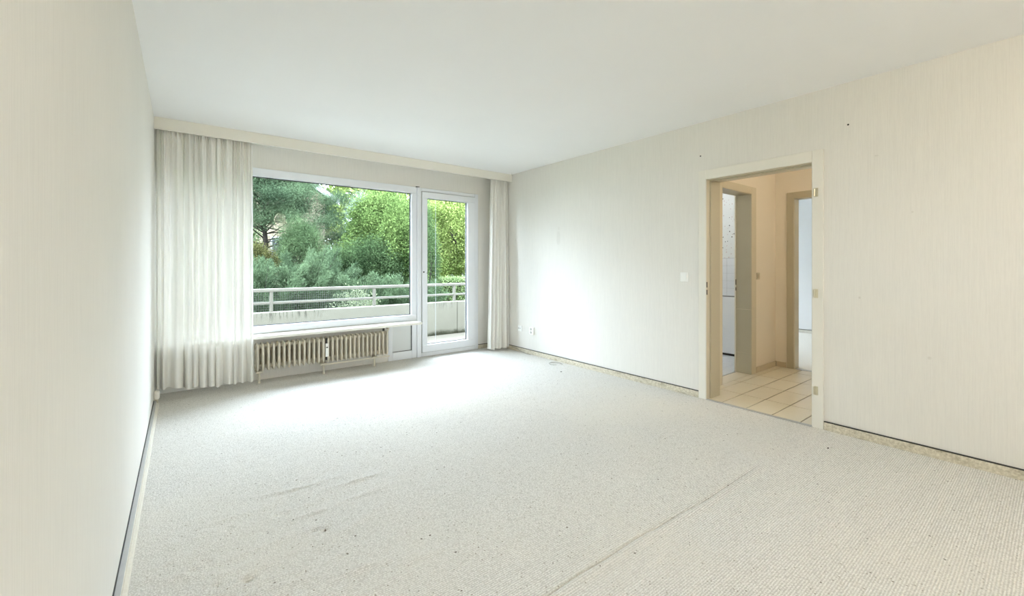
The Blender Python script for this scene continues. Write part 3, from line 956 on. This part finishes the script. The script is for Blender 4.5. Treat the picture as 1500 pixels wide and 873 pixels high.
# ------------------------------------------------------------------ balcony
ZS = -0.03
struct('balcony_slab', MB().box(-2.5, 7.5, YB + 0.3, 6.9, -0.25, ZS), 'slab', 'worn concrete balcony floor behind the door')
par = empty('parapet', (2.5, 6.82, ZS)); tag(par, 'stained pale concrete balcony parapet below the railing', None, None, 'structure')
PT = 0.545
for a, b in ((-2.5, 0.02), (0.03, 3.955), (3.965, 7.5)):
    MB().box(a, b, 6.75, 6.90, -0.25, PT, bev=0.006).build('panel', 'concrete', par)
rl = empty('railing', (2.5, 6.83, PT)); tag(rl, 'weathered white two-bar balcony railing on the parapet', 'railing')
for x in (-1.93, -0.47, 0.99, 2.455, 3.935, 5.4, 6.86):
    MB().box(x - 0.02, x + 0.02, 6.801, 6.849, PT, 0.832, bev=0.003).build('post', 'rail', rl)
MB().box(-2.5, 7.5, 6.795, 6.855, 0.83, 0.875, bev=0.006).build('top_rail', 'rail', rl)
MB().box(-2.5, 7.5, 6.805, 6.845, 0.655, 0.69, bev=0.004).build('middle_rail', 'rail', rl)
wm = MB()
for k in range(int(3.6 / 0.03)):
    x = -1.2 + 0.03 * k
    wm.box(x - 0.0016, x + 0.0016, 6.857, 6.860, PT, 0.872)
for k in range(11):
    z = PT + 0.005 + 0.03 * k
    wm.box(-1.2, 2.4, 6.860, 6.862, z - 0.0016, z + 0.0016)
tag(wm.build('wire_mesh', 'wire'), 'fine wire mesh fixed behind the balcony railing', 'wire mesh')
struct('facade', MB().box(-2.5, XL - 0.2, YB + 0.1, YB + 0.3, -0.9, 2.7).box(XR + 0.2, 3.93 + 0.0, YB, YB + 0.3, -0.9, 2.7)
       .box(XR + 0.2, 7.5, YB + 0.1, YB + 0.3, -0.9, 2.7), 'facade', 'pale outer facade beside the balcony')

# ------------------------------------------------------------------ garden
ZG = -0.9
gm = MB(); gm.box(-60, 80, -40, 120, ZG - 0.2, ZG)
struct('ground_lawn', gm, 'lawn', 'green lawn of the garden below the balcony')


def leaves_obj(name, P, N, L, W, tone, mat, parent, kind='stuff'):
    """P centres, N direction along the leaf, L length, W width; each leaf is a folded rhombus"""
    n = len(P)
    N = N / (np.linalg.norm(N, axis=1, keepdims=True) + 1e-9)
    A = rng.normal(size=(n, 3))
    S = np.cross(N, A); S /= (np.linalg.norm(S, axis=1, keepdims=True) + 1e-9)
    L = np.broadcast_to(np.asarray(L).reshape(-1, 1), (n, 1)); W = np.broadcast_to(np.asarray(W).reshape(-1, 1), (n, 1))
    up = np.cross(S, N)
    v = np.stack([P - N * L * .5, P + S * W * .5 + up * W * .15, P + N * L * .5, P - S * W * .5 + up * W * .15], 1).reshape(-1, 3)
    me = bpy.data.meshes.new(name)
    me.vertices.add(4 * n); me.vertices.foreach_set('co', v.ravel())
    me.loops.add(4 * n); me.loops.foreach_set('vertex_index', np.arange(4 * n))
    me.polygons.add(n)
    me.polygons.foreach_set('loop_start', np.arange(n) * 4)
    me.polygons.foreach_set('loop_total', np.full(n, 4))
    at = me.attributes.new('tone', 'FLOAT', 'FACE')
    at.data.foreach_set('value', np.clip(tone, 0, 1).astype(np.float32))
    me.update(); me.validate()
    o = link(name, me, mat, parent)
    o['kind'] = kind
    return o


def clumps(c, r, n, shell=0.55):
    """centres of leaf clumps spread through an ellipsoid, favouring its outside"""
    d = rng.normal(size=(n, 3)); d /= np.linalg.norm(d, axis=1, keepdims=True)
    rad = shell + (1 - shell) * rng.random((n, 1)) ** 0.6
    return np.array(c) + d * rad * np.array(r), d


def branches(mb, base, tips, r0):
    base = Vector(base)
    for t in tips:
        t = Vector(t); mid = base.lerp(t, 0.5) + Vector(rng.normal(size=3) * 0.06 * (t - base).length)
        mb.tube([base, mid, t], [r0, r0 * 0.6, r0 * 0.2], 6)


def tree(name, label, cat, x, y, c_z, r, n, leaf, lw, mat, nc=60, cr=0.22, trunk=0.08, group=None, z0=ZG, shell=0.5, bark='bark', dirv=None):
    root = empty(name, (x, y, z0)); tag(root, label, cat, group)
    c = np.array((x, y, c_z))
    K, D = clumps(c, r, nc, shell)
    idx = rng.integers(0, nc, n)
    off = rng.normal(size=(n, 3)) * np.array(r) * cr
    P = K[idx] + off
    N = rng.normal(size=(n, 3)) * 0.6 + D[idx] * 0.6 + np.array((0, 0, 0.15))
    if dirv is not None: N = N * 0.6 + np.array(dirv)
    ct = rng.random(nc)
    tone = 0.55 * rng.random(n) + 0.45 * ct[idx]
    leaves_obj('foliage', P, N, leaf * rng.uniform(0.7, 1.3, n), lw * rng.uniform(0.7, 1.3, n), tone, LF[mat], root)
    mb = MB()
    mb.tube([(x, y, z0), (x + 0.03, y, (z0 + c_z) / 2), (x, y, c_z + 0.3 * r[2])], [trunk, trunk * 0.8, trunk * 0.25], 10)
    for k in range(min(nc, 14)):
        zb = c_z - r[2] * rng.uniform(0.1, 0.8)
        branches(mb, (x, y, max(z0 + 0.05, zb)), [K[k]], trunk * 0.35)
    mb.build('trunk', bark, root, True)
    return root


def juniper(name, label, x, y, z_top, spread, nb, mat='juniper', lean=(0.45, -0.15, 0), group=None, z0=ZG, cat='shrub', leaf=0.055):
    """spreading plume shrub: arching branches set with sprays of needles"""
    root = empty(name, (x, y, z0)); tag(root, label, cat, group)
    P, N, T = [], [], []
    mb = MB()
    Hh = z_top - z0
    for k in range(nb):
        a = rng.uniform(0, 2 * math.pi); e = rng.uniform(0.25, 1.0)
        rr = spread * rng.uniform(0.45, 1.0)
        tip = np.array((x + math.cos(a) * rr + lean[0] * rr, y + math.sin(a) * rr + lean[1] * rr, z0 + Hh * (0.50 + 0.50 * e) * (1.06 - 0.24 * (rr / spread) ** 2)))
        b0 = np.array((x + rng.normal() * 0.15, y + rng.normal() * 0.15, z0 + Hh * rng.uniform(0.0, 0.35)))
        mid = (b0 + tip) / 2 + np.array((0, 0, 0.10 * Hh))
        tt = np.linspace(0.25, 1.0, 95)[:, None]
        q = (1 - tt) ** 2 * b0 + 2 * tt * (1 - tt) * mid + tt ** 2 * tip
        dr = 2 * (1 - tt) * (mid - b0) + 2 * tt * (tip - mid)
        dr /= np.linalg.norm(dr, axis=1, keepdims=True)
        w_ = 0.15 * (1.08 - tt) + 0.02
        for rep in range(11):
            o = rng.normal(size=q.shape) * w_
            P.append(q + o); N.append(dr + 0.9 * o / w_ * 0.5); T.append(0.35 * rng.random() + 0.65 * rng.random(len(q)))
        if k % 3 == 0:
            mb.tube([b0, tuple((b0 + 2 * mid + tip) / 4), tip], [0.018, 0.011, 0.003], 5)
    P, N, T = np.concatenate(P), np.concatenate(N), np.concatenate(T)
    n = len(P)
    leaves_obj('foliage', P, N, leaf * rng.uniform(0.6, 1.4, n), leaf * 0.24, T, LF[mat], root)
    mb.build('stems', 'bark', root, True)
    return root


SH = 'spreading shrubs right behind the balcony'
juniper('juniper_shrub', 'blue green feathery juniper behind the left end of the railing', 1.25, 9.6, 1.42, 1.15, 85, group=SH)
juniper('juniper_shrub', 'tall plumed blue green juniper in the middle of the window view', 1.95, 9.7, 1.60, 0.95, 95, group=SH)
juniper('juniper_shrub', 'juniper with a long plume pointing right behind the railing', 2.75, 8.9, 1.05, 0.75, 70, lean=(0.5, -0.1, 0), group=SH)
juniper('juniper_shrub', 'low green juniper behind the right part of the window railing', 3.65, 8.6, 1.02, 0.75, 60, group=SH)
juniper('juniper_shrub', 'blue green juniper hidden behind the left sheer curtain', 0.1, 9.9, 1.5, 1.1, 60, group=SH)
tree('fluffy_conifer', 'fresh green fluffy conifer above the junipers', 'tree', 2.5, 12.6, 1.40, (0.55, 0.55, 0.85), 34000, 0.055, 0.014, 'light_conifer', 60, 0.20, 0.05)
tree('dry_shrub', 'brown half bare twiggy shrub in front of the house', 'shrub', 3.35, 14.6, 1.5, (1.2, 1.0, 1.05), 22000, 0.05, 0.012, 'brown', 70, 0.20, 0.05, bark='bark_grey')
tree('green_tree', 'dense fresh green leafy tree filling the right half of the window', 'tree', 4.70, 12.2, 1.75, (1.05, 1.1, 1.50), 95000, 0.06, 0.036, 'deciduous', 140, 0.11, 0.09)
tree('green_tree', 'slim green leafy tree in front of the window mullion', 'tree', 4.45, 10.4, 1.25, (0.62, 0.6, 1.45), 48000, 0.055, 0.03, 'deciduous', 90, 0.13, 0.06)
tree('yew_bush', 'dark green yew bush low in the middle of the window', 'shrub', 3.65, 10.4, 0.75, (1.15, 0.7, 1.05), 70000, 0.05, 0.022, 'yew', 100, 0.13, 0.06)
tree('yew_column', 'dark narrow yew at the left edge of the door glass', 'tree', 4.42, 8.95, 0.75, (0.33, 0.33, 1.6), 26000, 0.045, 0.014, 'yew', 70, 0.17, 0.06)
tree('yellow_tree', 'yellow green leafy tree behind the hedge in the door glass', 'tree', 9.9, 17.0, 2.6, (1.9, 1.6, 1.9), 60000, 0.085, 0.055, 'yellow', 140, 0.12, 0.1)
tree('yellow_tree', 'yellow green leafy tree partly behind the right curtain', 'tree', 11.2, 14.6, 2.4, (1.6, 1.6, 2.0), 26000, 0.10, 0.06, 'yellow', 90, 0.15, 0.1)
tree('broad_tree', 'broad green tree standing behind the left sheer curtain', 'tree', -0.9, 15.2, 2.6, (2.0, 1.6, 2.4), 26000, 0.12, 0.075, 'deciduous', 110, 0.14, 0.1)
tree('broad_tree', 'green tree hidden far left behind the wide sheer curtain', 'tree', -3.4, 12.0, 2.4, (1.8, 1.6, 2.3), 18000, 0.12, 0.075, 'deciduous', 90, 0.15, 0.1)
tree('broad_tree', 'dull green tree behind the pine and in front of the house', 'tree', 0.7, 19.5, 2.2, (1.6, 1.3, 1.9), 30000, 0.08, 0.03, 'light_conifer', 90, 0.15, 0.1)
tree('spruce', 'small blue grey spruce above the green tree', 'tree', 5.45, 16.3, 2.75, (0.65, 0.65, 1.15), 22000, 0.06, 0.014, 'spruce', 55, 0.18, 0.06)
tree('olive_shrub', 'olive brown shrub below the pine trunk', 'shrub', 1.42, 11.7, 1.15, (0.36, 0.35, 0.5), 12000, 0.045, 0.02, 'olive', 35, 0.2, 0.04)
tree('pale_shrub', 'pale cream leaved shrub poking up behind the railing', 'shrub', 2.35, 7.45, 0.42, (0.42, 0.25, 0.34), 2600, 0.045, 0.022, 'pale', 40, 0.16, 0.02)
BT = 'trees far behind the garden'
tree('far_tree', 'distant yellow tree right of the house gable', 'tree', 9.4, 28.5, 3.6, (2.6, 2.6, 4.4), 14000, 0.28, 0.19, 'yellow', 80, 0.15, 0.2, BT)
tree('far_tree', 'distant yellow green tree above the green tree', 'tree', 12.9, 28.2, 3.6, (2.9, 2.9, 4.4), 14000, 0.28, 0.19, 'yellow', 80, 0.15, 0.2, BT)
tree('far_tree', 'distant pale tree above the car', 'tree', 18.6, 32.5, 2.6, (3.4, 2.6, 3.6), 14000, 0.28, 0.19, 'yellow', 80, 0.15, 0.2, BT)
tree('far_tree', 'distant yellow green tree filling the gap right of the house', 'tree', 16.0, 36.0, 3.0, (3.6, 2.6, 4.2), 12000, 0.28, 0.19, 'deciduous', 80, 0.15, 0.2, BT)
tree('far_tree', 'distant green tree behind the house roof', 'tree', 4.4, 37.0, 7.0, (3.5, 3.2, 4.0), 9000, 0.28, 0.19, 'deciduous', 80, 0.15, 0.2, BT)

# pine with a bent trunk, bare lower branches and needle clouds
px_, py_ = 1.82, 13.8
pine = empty('pine_tree', (px_, py_, ZG)); tag(pine, 'pine with dark crooked branches at the left of the window', 'tree')
tb = MB()
tb.tube([(px_, py_, ZG), (px_ - 0.05, py_, 0.8), (px_ + 0.05, py_, 1.8), (px_ - 0.02, py_ - 0.05, 2.6), (px_ + 0.1, py_, 3.6)], [0.10, 0.085, 0.07, 0.055, 0.02], 10)
tb.build('trunk', 'bark', pine, True)
K = []
for k in range(60):
    a = rng.uniform(0, 2 * math.pi); rr = rng.uniform(0.3, 1.35); z = rng.uniform(2.55, 4.5)
    K.append((px_ + rr * math.cos(a), py_ + 0.8 * rr * math.sin(a), z))
K += [(px_ + 1.5, py_ - 0.2, 2.5), (px_ + 1.25, py_ + 0.3, 2.25), (px_ + 1.7, py_ + 0.2, 2.85), (px_ - 0.9, py_, 2.3), (px_ + 0.6, py_ - 0.6, 2.5), (px_ - 0.2, py_ - 0.5, 2.45), (px_ - 0.6, py_ - 0.4, 2.6), (px_ + 0.2, py_ - 0.6, 2.75), (px_ + 0.9, py_ - 0.5, 2.2),
      (px_ + 2.3, py_ + 0.4, 2.15), (px_ + 2.6, py_ + 0.3, 2.35), (px_ + 2.0, py_ + 0.6, 2.0), (px_ + 1.7, py_ + 0.1, 3.2), (px_ + 2.1, py_ + 0.3, 3.35), (px_ + 1.9, py_ + 0.2, 2.6)]
K = np.array(K)
for k, t in enumerate(K):
    zb = float(np.clip(t[2] - rng.uniform(0.1, 0.8), 1.5, 3.2))
    bb = MB(); branches(bb, (px_, py_, zb), [t], 0.020)
    bb.build('branch', 'bark', pine, True)
for (ex, ey, ez, sz) in ((-0.7, 0.1, 1.95, 1.8), (0.9, -0.1, 1.75, 1.9), (1.3, 0.2, 1.45, 1.6), (-0.6, 0, 1.3, 1.5), (0.5, -0.2, 2.25, 1.7), (-0.4, -0.2, 1.5, 1.1)):
    bb = MB(); branches(bb, (px_, py_, sz), [(px_ + ex, py_ + ey, ez)], 0.018)
    bb.build('branch', 'bark', pine, True)
n = 150000
idx = rng.integers(0, len(K), n)
P = K[idx] + rng.normal(size=(n, 3)) * np.array((0.22, 0.22, 0.12))
leaves_obj('needles', P, rng.normal(size=(n, 3)) + np.array((0, 0, 0.6)), 0.075 * rng.uniform(0.6, 1.3, n), 0.011, 0.5 * rng.random(n) + 0.5 * rng.random(len(K))[idx], LF['pine'], pine)

# clipped hedge
hg = empty('hedge', (9.0, 12.4, ZG)); tag(hg, 'clipped light green hedge seen through the door glass', 'hedge')
n = 60000
u = rng.random(n); ax = np.array((6.2, 14.2)); bx = np.array((12.5, 9.3)); dv = (bx - ax) / np.linalg.norm(bx - ax); nv = np.array((-dv[1], dv[0]))
side = rng.random(n)
hz = np.where(side < 0.45, 0.70 + rng.normal(size=n) * 0.04, ZG + 1.6 * rng.random(n))
of = np.where(side < 0.45, rng.uniform(-0.4, 0.4, n), -0.4 + rng.normal(size=n) * 0.06)
P = np.stack([ax[0] + (bx - ax)[0] * u + nv[0] * of, ax[1] + (bx - ax)[1] * u + nv[1] * of, hz], 1)
leaves_obj('foliage', P, rng.normal(size=(n, 3)), 0.06 * rng.uniform(0.7, 1.3, n), 0.035, rng.random(n), LF['hedge'], hg)
ang = math.atan2(dv[1], dv[0])
core = MB().box(-0.5, 0.5, -0.5, 0.5, -0.5, 0.5).mesh('core'); core.materials.append(M['bark'])
co_ = link('core', core, None, hg, ((ax + bx)[0] / 2, (ax + bx)[1] / 2, (ZG + 0.62) / 2))
co_.scale = (np.linalg.norm(bx - ax), 0.66, 0.62 - ZG); co_.rotation_euler[2] = ang

# house behind the trees
ho = empty('house', (4.0, 29.0, ZG)); tag(ho, 'beige house with a white verge half hidden behind the pine', 'house')
MB().prism([(-1.5, ZG), (6.9, ZG), (6.9, 5.0), (2.7, 7.6), (-1.5, 5.0)], 'y', 25.4, 33.0).build('wall', 'house_wall', ho)
rf = MB()
rf.prism([(7.5, 4.75), (2.7, 7.75), (2.7, 7.95), (7.5, 4.95)], 'y', 24.9, 33.5)
rf.prism([(-2.1, 4.75), (2.7, 7.75), (2.7, 7.95), (-2.1, 4.95)], 'y', 24.9, 33.5)
rfo = rf.build('roof', 'roof', ho)
vg = MB()
vg.prism([(7.55, 4.55), (2.7, 7.55), (2.7, 7.85), (7.55, 4.85)], 'y', 24.84, 24.9)
vg.prism([(-2.15, 4.55), (2.7, 7.55), (2.7, 7.85), (-2.15, 4.85)], 'y', 24.84, 24.9)
vg.build('verge_board', 'house_white', rfo)
for hx in (0.2, 4.2):
    wv = MB().box(hx, hx + 1.2, 25.36, 25.42, 1.4, 2.7).build('window', 'house_white', ho)
    MB().box(hx + 0.08, hx + 1.12, 25.34, 25.37, 1.48, 2.62).build('pane', 'house_glass', wv)

ho.location.x -= 0.55

# parked car beyond the hedge
ca = empty('parked_car', (18.2, 28.0, ZG)); tag(ca, 'pale car roof showing above the hedge in the door glass', 'car')
prof = [(-2.1, 0.35), (2.1, 0.35), (2.15, 0.75), (1.3, 0.95), (0.7, 1.5), (-0.9, 1.55), (-1.8, 1.0), (-2.15, 0.9)]
cx0, cy0 = 18.4, 28.0
MB().prism([(cx0 + a, ZG + 0.25 + b) for a, b in prof], 'y', cy0, cy0 + 1.7).build('body', 'car_paint', ca)
MB().prism([(cx0 + a, ZG + 0.25 + b) for a, b in [(1.1, 0.98), (0.6, 1.42), (-0.05, 1.44), (-0.05, 0.98)]], 'y', cy0 - 0.01, cy0 + 1.71).build('window', 'car_glass', ca)
MB().prism([(cx0 + a, ZG + 0.25 + b) for a, b in [(-0.15, 0.98), (-0.15, 1.44), (-0.85, 1.46), (-1.5, 1.0)]], 'y', cy0 - 0.01, cy0 + 1.71).build('window', 'car_glass', ca)
for a in (-1.3, 1.3):
    MB().cyl((cx0 + a, cy0 - 0.02, ZG + 0.32), (cx0 + a, cy0 + 0.2, ZG + 0.32), 0.32, n=20).build('wheel', 'black', ca)
